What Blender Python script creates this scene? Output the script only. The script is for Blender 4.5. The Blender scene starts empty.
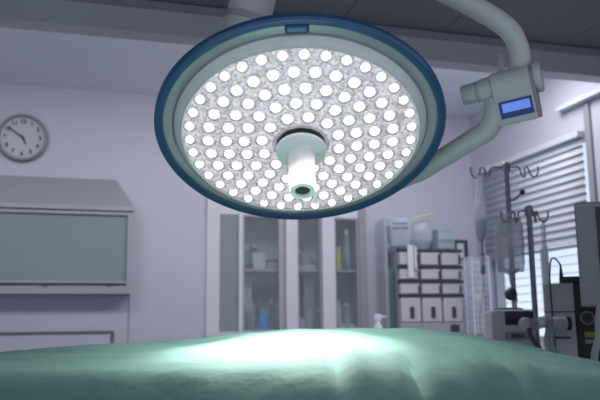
import bpy, math, random
from mathutils import Vector, Matrix, noise
random.seed(7)
SC = bpy.context.scene
COL = SC.collection
V = Vector
PI = math.pi

# ------------------------------------------------------------------ materials
def mat(name, col, rough=.5, metal=0., emit=None, es=0., var=0., vscale=8., bump=0., bscale=60., alpha=1., spec=.5, trans=0., coat=0., weave=False):
    m = bpy.data.materials.new(name); m.use_nodes = True
    nt = m.node_tree; b = nt.nodes['Principled BSDF']
    c = (col[0], col[1], col[2], 1)
    b.inputs['Base Color'].default_value = c
    b.inputs['Roughness'].default_value = rough
    b.inputs['Metallic'].default_value = metal
    b.inputs['Specular IOR Level'].default_value = spec
    b.inputs['Alpha'].default_value = alpha
    b.inputs['Transmission Weight'].default_value = trans
    b.inputs['Coat Weight'].default_value = coat
    if emit:
        b.inputs['Emission Color'].default_value = (*emit, 1); b.inputs['Emission Strength'].default_value = es
    tc = nt.nodes.new('ShaderNodeTexCoord')
    if var > 0:
        n = nt.nodes.new('ShaderNodeTexNoise'); n.inputs['Scale'].default_value = vscale; n.inputs['Detail'].default_value = 4
        nt.links.new(tc.outputs['Object'], n.inputs['Vector'])
        mx = nt.nodes.new('ShaderNodeMix'); mx.data_type = 'RGBA'
        mx.inputs[6].default_value = tuple(min(1, x*(1-var)) for x in col)+(1,)
        mx.inputs[7].default_value = tuple(min(1, x*(1+var)) for x in col)+(1,)
        nt.links.new(n.outputs['Fac'], mx.inputs[0]); nt.links.new(mx.outputs[2], b.inputs['Base Color'])
    if bump > 0:
        n2 = nt.nodes.new('ShaderNodeTexNoise'); n2.inputs['Scale'].default_value = bscale; n2.inputs['Detail'].default_value = 5
        nt.links.new(tc.outputs['Object'], n2.inputs['Vector'])
        bp = nt.nodes.new('ShaderNodeBump'); bp.inputs['Strength'].default_value = bump; bp.inputs['Distance'].default_value = .01
        nt.links.new(n2.outputs['Fac'], bp.inputs['Height']); nt.links.new(bp.outputs['Normal'], b.inputs['Normal'])
    return m

def clear(name, tint, opacity, rough=.1, gloss=.15, body=(.8, .85, .9), edge=0.):
    """thin clear plastic / glass: see-through, with a share of diffuse body and of reflection"""
    m = bpy.data.materials.new(name); m.use_nodes = True
    nt = m.node_tree; nt.nodes.clear()
    out = nt.nodes.new('ShaderNodeOutputMaterial')
    t = nt.nodes.new('ShaderNodeBsdfTransparent'); t.inputs[0].default_value = (*tint, 1)
    d = nt.nodes.new('ShaderNodeBsdfDiffuse'); d.inputs[0].default_value = (*body, 1)
    tl = nt.nodes.new('ShaderNodeBsdfTranslucent'); tl.inputs[0].default_value = (*body, 1)
    dd = nt.nodes.new('ShaderNodeMixShader'); dd.inputs[0].default_value = .45
    g = nt.nodes.new('ShaderNodeBsdfGlossy'); g.inputs['Roughness'].default_value = rough
    lw = nt.nodes.new('ShaderNodeLayerWeight'); lw.inputs[0].default_value = .25
    mm = nt.nodes.new('ShaderNodeMath'); mm.operation = 'MULTIPLY_ADD'; mm.inputs[1].default_value = gloss*2; mm.inputs[2].default_value = gloss*.3
    a = nt.nodes.new('ShaderNodeMixShader'); a.inputs[0].default_value = opacity
    b = nt.nodes.new('ShaderNodeMixShader')
    L = nt.links.new
    lf = nt.nodes.new('ShaderNodeLayerWeight'); lf.inputs[0].default_value = .35
    mo_ = nt.nodes.new('ShaderNodeMath'); mo_.operation = 'MULTIPLY_ADD'; mo_.inputs[1].default_value = edge; mo_.inputs[2].default_value = opacity; mo_.use_clamp = True
    nt.links.new(lf.outputs['Fresnel'], mo_.inputs[0]); nt.links.new(mo_.outputs[0], a.inputs[0])
    L(d.outputs[0], dd.inputs[1]); L(tl.outputs[0], dd.inputs[2])
    L(t.outputs[0], a.inputs[1]); L(dd.outputs[0], a.inputs[2])
    L(lw.outputs['Fresnel'], mm.inputs[0]); L(mm.outputs[0], b.inputs[0])
    L(a.outputs[0], b.inputs[1]); L(g.outputs[0], b.inputs[2]); L(b.outputs[0], out.inputs[0])
    return m

M = {}
M['wall'] = mat('painted wall', (.50, .505, .59), .55, var=.03, vscale=1.2, bump=.03, bscale=120)
M['wall_band'] = mat('grey beam paint', (.54, .545, .58), .6, var=.04, vscale=1.5)
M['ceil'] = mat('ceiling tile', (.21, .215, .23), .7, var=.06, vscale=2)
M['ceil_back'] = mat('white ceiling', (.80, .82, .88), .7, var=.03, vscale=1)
M['trim'] = mat('ceiling trim', (.34, .345, .38), .5)
M['gap'] = mat('dark gap', (.03, .03, .035), .7)
M['floor'] = mat('vinyl floor', (.40, .43, .47), .35, var=.08, vscale=6)
M['white'] = mat('white enamel', (.62, .63, .70), .4, var=.02)
M['offwhite'] = mat('off white plastic', (.70, .71, .70), .38)
M['armwhite'] = mat('arm enamel', (.58, .59, .565), .4, var=.02)
M['lampwhite'] = mat('lamp housing enamel', (.80, .775, .73), .35, var=.02)
M['handle'] = mat('handle plastic', (.92, .89, .87), .45)
M['grey'] = mat('grey metal', (.29, .295, .33), .45, var=.04)
M['lgrey'] = mat('light grey metal', (.37, .375, .42), .45, var=.03)
M['dgrey'] = mat('dark grey plastic', (.05, .053, .06), .5)
M['black'] = mat('black plastic', (.012, .013, .016), .45)
M['steel'] = mat('steel', (.23, .24, .27), .35, metal=.6)
M['pane_grey'] = mat('grey blue viewing panel', (.245, .30, .34), .22, var=.03, vscale=2)
M['frost'] = mat('frosted cabinet glass', (.25, .28, .32), .25, var=.08, vscale=5)
M['cab_in'] = mat('cabinet interior', (.66, .73, .75), .6, var=.06)
M['glass'] = clear('cabinet glass', (.95, .97, .98), .15, .03, .10, (.66, .74, .77))  # pale diffuse veil stands in for room reflections and lightens the interior
M['clear'] = clear('clear acrylic', (.92, .93, .95), .55, .12, .2, (.90, .90, .93))
M['bag'] = clear('infusion bag film', (.86, .87, .89), .30, .15, .15, (.80, .81, .84), .6)
M['bagb'] = clear('fluid bag film', (.80, .81, .84), .42, .15, .15, (.64, .65, .68), .5)
M['film'] = clear('wrap film', (.92, .95, .98), .45, .25, .06, (.80, .83, .90))
M['cglass'] = clear('bottle glass', (.80, .86, .88), .18, .05, .2, (.55, .62, .66))
M['print'] = mat('navy print', (.045, .055, .17), .5)
M['yellow'] = mat('yellow plastic', (.72, .66, .16), .5)
M['ylabel'] = mat('yellow label', (.30, .26, .03), .5)
M['pyellow'] = mat('pale yellow tape', (.55, .56, .33), .6)
M['blue'] = mat('blue liquid', (.08, .36, .90), .3)
M['green'] = mat('green plastic', (.08, .30, .25), .5)
M['dgreen'] = mat('dark green', (.10, .18, .19), .5)
M['pink'] = mat('pale pink cap', (.62, .48, .58), .5)
M['paper'] = mat('white paper', (.64, .66, .74), .7)
M['pbluebox'] = mat('pale blue box', (.36, .43, .53), .5)
M['binfront'] = mat('bin plastic', (.50, .48, .53), .5, var=.04)
M['binbody'] = mat('bin carcass', (.33, .33, .38), .5)
M['slot'] = mat('bin slot', (.045, .045, .06), .6)
M['blue_ring'] = mat('blue acrylic', (.022, .095, .22), .28, spec=.6)
M['blue_clip'] = mat('blue clip', (.03, .08, .22), .25)
M['ring_edge'] = clear('pale acrylic edge', (.75, .82, .88), .4, .1, .3, (.5, .62, .74))
M['cup'] = clear('lens cup acrylic', (.80, .80, .82), .30, .1, .35, (.80, .79, .82))
M['line'] = mat('dark trim line', (.13, .135, .16), .5)
M['hood'] = mat('hood paint', (.29, .30, .335), .5)
M['hole'] = mat('dark socket', (.035, .04, .03), .5)
M['screen_dk'] = mat('dark screen', (.008, .013, .03), .15)
M['pump_scr'] = mat('navy screen', (.008, .018, .055), .2)
M['disp_bg'] = mat('display bezel glass', (.008, .02, .07), .2, emit=(.006, .02, .08), es=1.)
M['disp_lit'] = mat('lit blue display', (.1, .2, .6), .3, emit=(.11, .22, .66), es=.8)
M['pump'] = mat('pump casing', (.55, .555, .58), .45, var=.03)
M['machine'] = mat('machine casing', (.52, .525, .56), .5, var=.03)
M['mon'] = mat('monitor bezel', (.32, .335, .345), .45)
M['hose'] = clear('clear hose', (.8, .82, .84), .55, .2, .2, (.66, .67, .69))
M['hosew'] = mat('pale hose', (.66, .66, .66), .5)
M['cable'] = mat('cable', (.05, .05, .06), .5)
M['gtube'] = mat('pale green tube', (.34, .43, .39), .4)
M['clockrim'] = mat('clock rim', (.20, .205, .24), .4)
M['clockface'] = mat('clock face', (.45, .46, .53), .5)
M['slat'] = mat('blind slat', (.57, .60, .675), .5)
M['mattress'] = mat('mattress vinyl', (.03, .03, .035), .5)

# frosted window pane lit from outside by daylight
m = mat('daylit window pane', (.5, .55, .6), .4, emit=(.66, .76, .97), es=.95); M['winlit'] = m
# LED lens
m = mat('led lens', (.9, .9, .92), .15, emit=(1, .985, 1.0), es=2.6); M['led'] = m
nt = m.node_tree; b = nt.nodes['Principled BSDF']; tc = nt.nodes.new('ShaderNodeTexCoord')
vo = nt.nodes.new('ShaderNodeTexVoronoi'); vo.inputs['Scale'].default_value = 210; nt.links.new(tc.outputs['Object'], vo.inputs['Vector'])
mr = nt.nodes.new('ShaderNodeMapRange'); mr.inputs[1].default_value = .1; mr.inputs[2].default_value = .8; mr.inputs[3].default_value = 3.2; mr.inputs[4].default_value = .55
nt.links.new(vo.outputs['Distance'], mr.inputs[0]); nt.links.new(mr.outputs[0], b.inputs['Emission Strength'])
# reflector plate: faceted silvery plastic behind a clear cover
m = bpy.data.materials.new('faceted reflector'); m.use_nodes = True
nt = m.node_tree; b = nt.nodes['Principled BSDF']
tc = nt.nodes.new('ShaderNodeTexCoord')
vo = nt.nodes.new('ShaderNodeTexVoronoi'); vo.inputs['Scale'].default_value = 130
nt.links.new(tc.outputs['Object'], vo.inputs['Vector'])
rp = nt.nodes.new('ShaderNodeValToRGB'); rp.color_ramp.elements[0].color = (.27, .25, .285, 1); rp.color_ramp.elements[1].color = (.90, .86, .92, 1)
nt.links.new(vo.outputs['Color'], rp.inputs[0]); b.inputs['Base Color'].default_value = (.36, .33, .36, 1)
bp = nt.nodes.new('ShaderNodeBump'); bp.inputs['Strength'].default_value = .7; bp.inputs['Distance'].default_value = .004
nt.links.new(vo.outputs['Distance'], bp.inputs['Height']); nt.links.new(bp.outputs['Normal'], b.inputs['Normal'])
b.inputs['Metallic'].default_value = .35; b.inputs['Roughness'].default_value = .3
nt.links.new(rp.outputs[0], b.inputs['Emission Color']); b.inputs['Emission Strength'].default_value = .72  # stray LED light put in as the plate's own glow
M['reflector'] = m
# surgical drape cloth
m = bpy.data.materials.new('green surgical cloth'); m.use_nodes = True
nt = m.node_tree; b = nt.nodes['Principled BSDF']
tc = nt.nodes.new('ShaderNodeTexCoord')
n1 = nt.nodes.new('ShaderNodeTexNoise'); n1.inputs['Scale'].default_value = 9; n1.inputs['Detail'].default_value = 6
nt.links.new(tc.outputs['Object'], n1.inputs['Vector'])
mx = nt.nodes.new('ShaderNodeMix'); mx.data_type = 'RGBA'
mx.inputs[6].default_value = (.105, .250, .203, 1); mx.inputs[7].default_value = (.14, .305, .25, 1)
nt.links.new(n1.outputs['Fac'], mx.inputs[0]); nt.links.new(mx.outputs[2], b.inputs['Base Color'])
n2 = nt.nodes.new('ShaderNodeTexNoise'); n2.inputs['Scale'].default_value = 26; n2.inputs['Detail'].default_value = 4
nt.links.new(tc.outputs['Object'], n2.inputs['Vector'])
w1 = nt.nodes.new('ShaderNodeTexWave'); w1.inputs['Scale'].default_value = 160; w1.inputs['Distortion'].default_value = 1
nt.links.new(tc.outputs['Object'], w1.inputs['Vector'])
ad = nt.nodes.new('ShaderNodeMath'); ad.operation = 'MULTIPLY_ADD'; ad.inputs[1].default_value = .05
nt.links.new(w1.outputs['Fac'], ad.inputs[0]); nt.links.new(n2.outputs['Fac'], ad.inputs[2])
bp = nt.nodes.new('ShaderNodeBump'); bp.inputs['Strength'].default_value = .35; bp.inputs['Distance'].default_value = .012
nt.links.new(ad.outputs[0], bp.inputs['Height']); nt.links.new(bp.outputs['Normal'], b.inputs['Normal'])
b.inputs['Roughness'].default_value = .85; b.inputs['Specular IOR Level'].default_value = .15
b.inputs['Sheen Weight'].default_value = .25; b.inputs['Sheen Tint'].default_value = (.6, .9, .85, 1)
M['drape'] = m

# ------------------------------------------------------------------ mesh building
def frame_of(d):
    d = V(d).normalized()
    h = V((0, 0, 1)) if abs(d.z) < .95 else V((1, 0, 0))
    a = d.cross(h).normalized(); b = d.cross(a).normalized()
    return a, b, d

def spline(pts, n=8):
    P = [V(p) for p in pts]; out = []
    for i in range(len(P)-1):
        p0 = P[i-1] if i else P[0]*2-P[1]; p1 = P[i]; p2 = P[i+1]; p3 = P[i+2] if i+2 < len(P) else P[-1]*2-P[-2]
        for k in range(n):
            t = k/n
            out.append(.5*((2*p1)+(p2-p0)*t+(2*p0-5*p1+4*p2-p3)*t*t+(3*p1-p0-3*p2+p3)*t**3))
    out.append(P[-1]); return out

class MB:
    def __init__(s): s.v = []; s.f = []
    def add(s, vs, fs):
        o = len(s.v); s.v += [V(p) for p in vs]; s.f += [tuple(i+o for i in f) for f in fs]; return s
    def box(s, lo, hi, mtx=None):
        x0, y0, z0 = lo; x1, y1, z1 = hi
        vs = [V(p) for p in [(x0,y0,z0),(x1,y0,z0),(x1,y1,z0),(x0,y1,z0),(x0,y0,z1),(x1,y0,z1),(x1,y1,z1),(x0,y1,z1)]]
        if mtx: vs = [mtx @ p for p in vs]
        return s.add(vs, [(0,3,2,1),(4,5,6,7),(0,1,5,4),(1,2,6,5),(2,3,7,6),(3,0,4,7)])
    def obox(s, c, ax, ay, az, hx, hy, hz):
        c, ax, ay, az = V(c), V(ax), V(ay), V(az)
        vs = [c+ax*hx*i+ay*hy*j+az*hz*k for k in (-1,1) for i, j in ((-1,-1),(1,-1),(1,1),(-1,1))]
        return s.add(vs, [(0,3,2,1),(4,5,6,7),(0,1,5,4),(1,2,6,5),(2,3,7,6),(3,0,4,7)])
    def sweep(s, pts, radii, n=16, caps=True):
        P = [V(p) for p in pts]
        if not hasattr(radii, '__len__'): radii = [radii]*len(P)
        a, b, d = frame_of(P[1]-P[0]); rings = []
        for i, p in enumerate(P):
            t = (P[min(i+1, len(P)-1)]-P[max(i-1, 0)])
            if t.length > 1e-9: t.normalize()
            else: t = d
            a = (a-t*a.dot(t)).normalized(); b = t.cross(a)
            rings.append([p+(a*math.cos(2*PI*k/n)+b*math.sin(2*PI*k/n))*radii[i] for k in range(n)])
        o = len(s.v)
        for r in rings: s.v += r
        for i in range(len(P)-1):
            for k in range(n):
                k2 = (k+1) % n
                s.f.append((o+i*n+k, o+i*n+k2, o+(i+1)*n+k2, o+(i+1)*n+k))
        if caps:
            s.f.append(tuple(o+k for k in range(n))[::-1]); s.f.append(tuple(o+(len(P)-1)*n+k for k in range(n)))
        return s
    def tube(s, pts, r, n=12, k=8):
        sp = spline(pts, k)
        if hasattr(r, '__len__'):
            rr = []
            for i in range(len(r)-1): rr += [r[i]+(r[i+1]-r[i])*j/k for j in range(k)]
            r = rr+[r[-1]]
        return s.sweep(sp, r, n)
    def cyl(s, p0, p1, r0, r1=None, n=20):
        return s.sweep([p0, p1], [r0, r0 if r1 is None else r1], n)
    def lathe(s, prof, org, axis=(0, 0, 1), n=32, closed=False, sx=1., sy=1.):
        """prof: (radius, height) points turned about axis"""
        a, b, d = frame_of(axis); org = V(org); o = len(s.v); m = len(prof)
        for r, h in prof:
            for k in range(n):
                s.v.append(org+d*h+a*math.cos(2*PI*k/n)*r*sx+b*math.sin(2*PI*k/n)*r*sy)
        for i in range(m if closed else m-1):
            j = (i+1) % m
            for k in range(n):
                k2 = (k+1) % n
                s.f.append((o+i*n+k, o+i*n+k2, o+j*n+k2, o+j*n+k))
        return s
    def prism(s, poly, vec):
        n = len(poly); p = [V(q) for q in poly]; vec = V(vec)
        return s.add(p+[q+vec for q in p], [tuple(range(n))[::-1], tuple(range(n, 2*n))]+[(i, (i+1) % n, n+(i+1) % n, n+i) for i in range(n)])
    def ball(s, c, r, n=14, sz=1.):
        pr = [(max(1e-5, r*math.sin(PI*i/n)), -r*sz*math.cos(PI*i/n)) for i in range(n+1)]
        return s.lathe(pr, c, (0, 0, 1), n+4)
    def build(s, name, m, parent=None, smooth=True, bevel=0., org=None):
        import bmesh
        if org is None: org = V(parent['_o']) if parent and '_o' in parent else V((0, 0, 0))
        me = bpy.data.meshes.new(name)
        me.from_pydata([tuple(p-V(org)) for p in s.v], [], s.f); me.update()
        bm = bmesh.new(); bm.from_mesh(me); bmesh.ops.remove_doubles(bm, verts=bm.verts, dist=1e-6); bmesh.ops.recalc_face_normals(bm, faces=bm.faces)
        bm.to_mesh(me); bm.free()
        o = bpy.data.objects.new(name, me); COL.objects.link(o)
        me.materials.append(m)
        if smooth:
            for p in me.polygons: p.use_smooth = True
            try: me.set_sharp_from_angle(angle=math.radians(35))
            except Exception: pass
        if bevel:
            bv = o.modifiers.new('bevel', 'BEVEL'); bv.width = bevel; bv.segments = 2; bv.limit_method = 'ANGLE'; bv.angle_limit = math.radians(40)
        if parent: o.parent = parent
        else: o.location = org
        o['_o'] = tuple(org)
        return o

def tag(o, label, cat, group=None):
    o['label'] = label; o['category'] = cat
    if group: o['group'] = group
    return o
def thing(name, label, cat, loc, group=None):
    o = bpy.data.objects.new(name, None); COL.objects.link(o); o.location = loc; o.empty_display_size = .05
    o['_o'] = tuple(loc); return tag(o, label, cat, group)
def struct(o): o['kind'] = 'structure'; return o

# ------------------------------------------------------------------ camera
CAM = V((0, 0, 1.15))
yaw, pit, rol = math.radians(16.0), math.radians(9.55), math.radians(-.62)
fwd0 = V((math.sin(yaw), math.cos(yaw), 0)); rt = V((math.cos(yaw), -math.sin(yaw), 0))
FW = fwd0*math.cos(pit)+V((0, 0, math.sin(pit))); upv = rt.cross(FW)
RT = rt*math.cos(rol)+upv*math.sin(rol); UP = -rt*math.sin(rol)+upv*math.cos(rol)
cd = bpy.data.cameras.new('camera'); cam = bpy.data.objects.new('camera', cd); COL.objects.link(cam)
mm = Matrix((RT, UP, -FW)).transposed().to_4x4(); mm.translation = CAM; cam.matrix_world = mm
cd.lens = 43.2; cd.sensor_width = 36; cd.clip_start = .05
cd.dof.use_dof = True; cd.dof.focus_distance = 1.78; cd.dof.aperture_fstop = 4.2
SC.camera = cam

# ------------------------------------------------------------------ room
struct(MB().box((-2.1, -.6, -.08), (2.95, 5.4, 0)).build('floor', M['floor']))
# back wall with an opening for the glazed cabinet
CX0, CX1, CZ0, CZ1 = .745, 1.90, 1.055, 2.02
w = MB()
w.box((-2.1, 4.9, 0), (CX0, 5.3, 2.71)).box((CX1, 4.9, 0), (2.95, 5.3, 2.71))
w.box((CX0, 4.9, 0), (CX1, 5.3, CZ0)).box((CX0, 4.9, CZ1), (CX1, 5.3, 2.71))
struct(w.build('wall_back', M['wall'], smooth=False))
# right wall with window opening
WY0, WY1, WZ0, WZ1 = 3.54, 4.72, 1.0, 2.26
w = MB()
w.box((2.8, 1.0, 0), (2.95, WY0, 2.71)).box((2.8, WY1, 0), (2.95, 4.9, 2.71)).box((2.8, WY0, 0), (2.95, WY1, WZ0)).box((2.8, WY0, WZ1), (2.95, WY1, 2.71))
struct(w.build('wall_right', M['wall'], smooth=False))
struct(MB().box((-2.1, 1.0, 0), (-1.95, 4.9, 2.71)).build('wall_left', M['wall'], smooth=False))
struct(MB().box((-2.1, 3.3, 2.71), (2.95, 4.95, 2.8)).build('ceiling', M['ceil_back'], smooth=False))
# front ceiling of dark tiles with joints running into the room
c = MB()
xs = [-2.1, -1.2, -.6, 0, .6, 1.13, 1.68, 2.40, 2.95]; ys = [-.6, .2, .8, 1.4, 2.0, 2.6, 3.2]
for i in range(len(xs)-1):
    for j in range(len(ys)-1):
        c.box((xs[i]+.002, ys[j]+.001, 2.613), (xs[i+1]-.002, ys[j+1]-.001, 2.64))
struct(c.build('ceiling', M['ceil'], smooth=False))
struct(MB().box((-2.1, -.6, 2.642), (2.95, 3.2, 2.72)).build('ceiling', M['gap'], smooth=False))
struct(MB().box((-2.1, 3.2, 2.463), (2.95, 3.3, 2.72)).build('trim_1', M['wall_band'], smooth=False))       # the beam
struct(MB().box((-2.1, 3.172, 2.578), (2.95, 3.2, 2.608)).build('trim_2', M['trim'], smooth=False))         # cornice strip under the tiles
struct(MB().box((.2285, 4.893, .0), (.2325, 4.8995, 1.33)).build('trim_3', M['grey'], smooth=False))         # wall panel joint
# low hatch door outlined on the back wall
d = struct(MB().box((-1.0, 4.892, .02), (.118, 4.8995, 1.086)).build('door_1', M['wall'], smooth=False))
MB().box((-1.0, 4.885, 1.087), (.138, 4.8995, 1.101)).box((.122, 4.885, .0), (.138, 4.8995, 1.087)).build('door_frame', M['line'], d, smooth=False)

# window in the right wall
win = struct(MB().box((2.90, WY0, WZ0), (2.92, WY1, WZ1)).build('window_1', M['winlit'], smooth=False))
f = MB()
f.box((2.83, WY0, WZ0), (2.90, WY0+.035, WZ1)).box((2.83, WY1-.035, WZ0), (2.90, WY1, WZ1)).box((2.83, WY0, WZ1-.035), (2.90, WY1, WZ1)).box((2.83, WY0, WZ0), (2.90, WY1, WZ0+.035))
f.box((2.85, 4.14, WZ0), (2.90, 4.16, WZ1))
for k in range(9):
    z = 1.10+.055*k
    f.box((2.893, WY0, z), (2.8985, WY1, z+.004))
f.build('window_frame', M['lgrey'], win, smooth=False)
struct(MB().box((2.782, 3.488, 1.0), (2.798, 3.536, 2.41)).build('trim_4', M['grey'], smooth=False))         # dark upright beside the window
struct(MB().box((2.745, 2.9, 2.425), (2.798, 3.75, 2.452)).build('trim_5', M['slat'], smooth=False))       # pale curtain rail

bl = thing('window_blind', 'pale grey slatted blind half lowered over the bright window', 'blind', (2.77, 4.13, 2.2))
MB().box((2.735, 3.545, 2.215), (2.795, 4.715, 2.252)).build('head_rail', M['slat'], bl, False, .003)
s = MB()
for k in range(13):
    z = 2.190-k*.0475
    p = []
    for q in range(5):
        t = q/4-.5
        p.append(V((2.768+.012*t*1.0+.005*(1-4*t*t), 3.55, z+.0515*t)))
    o = len(s.v)
    for dy in (0, 1.16):
        s.v += [q+V((0, dy, 0)) for q in p]
    for q in range(4): s.f.append((o+q, o+q+1, o+5+q+1, o+5+q))
so = s.build('slats', M['slat'], bl)
sm = so.modifiers.new('thick', 'SOLIDIFY'); sm.thickness = .0012
MB().box((2.757, 3.55, 1.568), (2.781, 4.71, 1.588)).build('bottom_rail', M['grey'], bl, False, .002)
b = MB()
for y in (3.75, 4.13, 4.5): b.cyl((2.790, y, 2.22), (2.790, y, 1.58), .0015, n=6)
b.build('lift_cord', M['lgrey'], bl)

# ------------------------------------------------------------------ wall clock
ck = thing('wall_clock', 'round grey-rimmed analogue clock high on the wall showing about ten to five', 'clock', (-.478, 4.9, 2.349))
o = V((-.478, 4.898, 2.349)); R = .158
MB().lathe([(R-.022, 0), (R, .0), (R, .03), (R-.006, .04), (R-.018, .04), (R-.022, .028)], o, (0, -1, 0), 48, True).build('rim', M['clockrim'], ck)
MB().cyl(o+V((0, -.002, 0)), o+V((0, -.022, 0)), R-.02, n=48).build('clock_face', M['clockface'], ck)
for h in range(1, 13):
    a = h*PI/6
    cu = bpy.data.curves.new('numeral', 'FONT'); cu.body = str(h); cu.size = .040; cu.align_x = 'CENTER'; cu.align_y = 'CENTER'; cu.extrude = .0012; cu.offset = .0012
    t = bpy.data.objects.new('numeral', cu); COL.objects.link(t)
    bpy.context.view_layer.update()
    me = bpy.data.meshes.new_from_object(t.evaluated_get(bpy.context.evaluated_depsgraph_get()))
    bpy.data.objects.remove(t); bpy.data.curves.remove(cu)
    n = bpy.data.objects.new('numeral', me); COL.objects.link(n); me.materials.append(M['dgrey'])
    n.rotation_euler = (PI/2, 0, 0); n.parent = ck
    n.location = (math.sin(a)*.108, -.0265, math.cos(a)*.108)
def hand(ang, L, wd, y):
    a = math.radians(ang); dx = V((math.sin(a), 0, math.cos(a))); sx = V((math.cos(a), 0, -math.sin(a)))
    c = o+V((0, -y, 0))
    return MB().obox(c+dx*(L/2-.012), sx, dx, V((0, -1, 0)), wd/2, L/2+.006, .001)
hand(306, .120, .009, .029).build('minute_hand', M['black'], ck, False)
hand(153, .055, .010, .0265).build('hour_hand', M['black'], ck, False)
MB().cyl(o+V((0, -.021, 0)), o+V((0, -.033, 0)), .007, n=16).build('hand_boss', M['black'], ck)

# ------------------------------------------------------------------ film viewer with sloped hood on the left
fv = thing('film_viewer', 'long grey framed wall viewing box with blue-grey panel under a sloped hood', 'viewing box', (-.5, 4.9, 1.34))
X0, X1, YF, Z0, Z1 = -1.5, .238, 4.785, 1.335, 1.895
f = MB()
f.box((X1-.036, YF, Z0), (X1, 4.899, Z1)).box((X0, YF, Z1-.052), (X1-.036, 4.899, Z1)).box((X0, YF, Z0), (X1-.036, 4.899, Z0+.062)).box((X0, 4.87, Z0+.062), (X1-.036, 4.899, Z1-.052))
f.box((X0, YF-.010, Z1-.024), (X1+.006, YF, Z1+.004))
f.build('frame', M['lgrey'], fv, False, .003)
MB().box((X0, YF-.004, Z1-.030), (X1-.008, YF+.001, Z1-.0245)).build('lip_line', M['gap'], fv, False)  # dark line under the frame's lip
MB().box((X0, YF+.018, Z0+.062), (X1-.036, 4.86, Z1-.052)).build('viewing_panel', M['pane_grey'], fv, False)
MB().box((X0, YF-.012, Z0+.066), (X1-.040, YF+.016, Z0+.080)).build('film_ledge', M['lgrey'], fv, False, .002)
MB().box((X0, YF-.002, Z0+.052), (X1-.036, YF+.001, Z0+.0575)).build('rail_groove', M['dgrey'], fv, False)
for x in (-.30, .09): MB().box((x, YF-.014, Z0+.050), (x+.022, YF, Z0+.062)).build('film_clip', M['dgrey'], fv, False, .002)
h = MB()
h.add([(X0, 4.899, 2.098), (.121, 4.899, 2.098), (X1, YF, Z1+.005), (X0, YF, Z1+.005), (X0, 4.899, Z1+.005), (X1, 4.899, Z1+.005)],
      [(0, 1, 2, 3), (4, 5, 1, 0), (1, 5, 2), (0, 3, 4), (3, 2, 5, 4)])
h.build('hood', M['hood'], fv, False)

# ------------------------------------------------------------------ glazed cabinet and counter
cb = thing('glass_cabinet', 'white built-in glazed supply cabinet with four glass doors in the back wall', 'cabinet', (1.32, 4.9, 1.06))
k = MB()
k.box((CX0+.002, 5.18, CZ0+.002), (CX1-.002, 5.195, CZ1-.002))
k.build('back_panel', M['cab_in'], cb, False)
k = MB()
k.box((CX0+.002, 4.902, CZ0+.002), (CX0+.02, 5.179, CZ1-.002)).box((CX1-.02, 4.902, CZ0+.002), (CX1-.002, 5.179, CZ1-.002))
k.box((CX0+.021, 4.902, CZ0+.002), (CX1-.021, 5.179, 1.085)).box((CX0+.021, 4.902, 1.95), (CX1-.021, 5.179, CZ1-.002))
k.box((.957, 4.905, 1.086), (.977, 5.179, 1.949)).box((1.315, 4.905, 1.086), (1.335, 5.179, 1.949)).box((1.60, 4.905, 1.086), (1.62, 5.179, 1.949))
k.build('carcass', M['white'], cb, False)
for x0, x1 in ((.978, 1.314), (1.336, 1.599), (1.621, 1.878)):
    MB().box((x0, 4.925, 1.497), (x1, 5.179, 1.515)).build('shelf', M['lgrey'], cb, False)
def stile(x0, x1, m, y=4.872): MB().box((x0, y, CZ0-.01), (x1, 4.9, CZ1+.02)).build('stile', m, cb, False, .002)
stile(.735, .826, M['white'], 4.885); stile(.955, .983, M['white']); stile(1.289, 1.373, M['white'], 4.862); stile(1.556, 1.650, M['white'], 4.862)
stile(1.838, 1.892, M['grey'])
MB().box((.735, 4.882, 1.885), (1.892, 4.8995, 2.03)).build('top_rail', M['white'], cb, False)
MB().box((.735, 4.882, 1.045), (1.892, 4.8995, 1.085)).build('bottom_rail', M['white'], cb, False)
dr = MB().box((.828, 4.887, 1.087), (.953, 4.8935, 1.883)).build('door', M['frost'], cb, False)
MB().box((.934, 4.878, 1.30), (.941, 4.886, 1.40)).build('door_handle', M['lgrey'], dr, False)
for x0, x1, fr in ((.985, 1.287, 'grey'), (1.375, 1.554, 'white'), (1.652, 1.836, 'grey')):
    q = MB().box((x0, 4.884, 1.087), (x0+.012, 4.899, 1.883)).box((x0+.012, 4.884, 1.087), (x1, 4.899, 1.097)).box((x0+.012, 4.884, 1.873), (x1, 4.899, 1.883))
    rw = .045 if x0 < 1 else .012
    q.box((x1-rw, 4.884, 1.098), (x1, 4.899, 1.872))
    dr = q.build('door', M['lgrey'], cb, False)
    MB().box((x0+.012, 4.889, 1.098), (x1-rw, 4.893, 1.872)).build('door_glass', M['glass'], dr, False)

ct = thing('base_cabinet', 'long low counter cabinet under the glass cabinet and the drawer organiser', 'counter', (1.7, 4.6, 0))
MB().box((.72, 4.38, .08), (2.76, 4.86, 1.0)).build('carcass', M['white'], ct, False)
for i in range(4):
    x = .73+i*.507
    dr = MB().box((x, 4.362, .1), (x+.495, 4.379, .985)).build('door', M['white'], ct, False, .003)
    MB().cyl((x+.45, 4.35, .75), (x+.45, 4.35, .87), .006, n=10).cyl((x+.45, 4.35, .76), (x+.45, 4.362, .76), .004, n=8).cyl((x+.45, 4.35, .86), (x+.45, 4.362, .86), .004, n=8).build('handle', M['steel'], dr)
MB().box((.73, 4.42, 0), (2.75, 4.84, .08)).build('plinth', M['dgrey'], ct, False)
tag(MB().box((.70, 4.34, 1.0), (2.78, 4.86, 1.035)).build('worktop', M['lgrey'], None, False, .004, org=(1.7, 4.6, 1.0)), 'continuous grey worktop lying on the low counter along the back wall', 'worktop')

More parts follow.
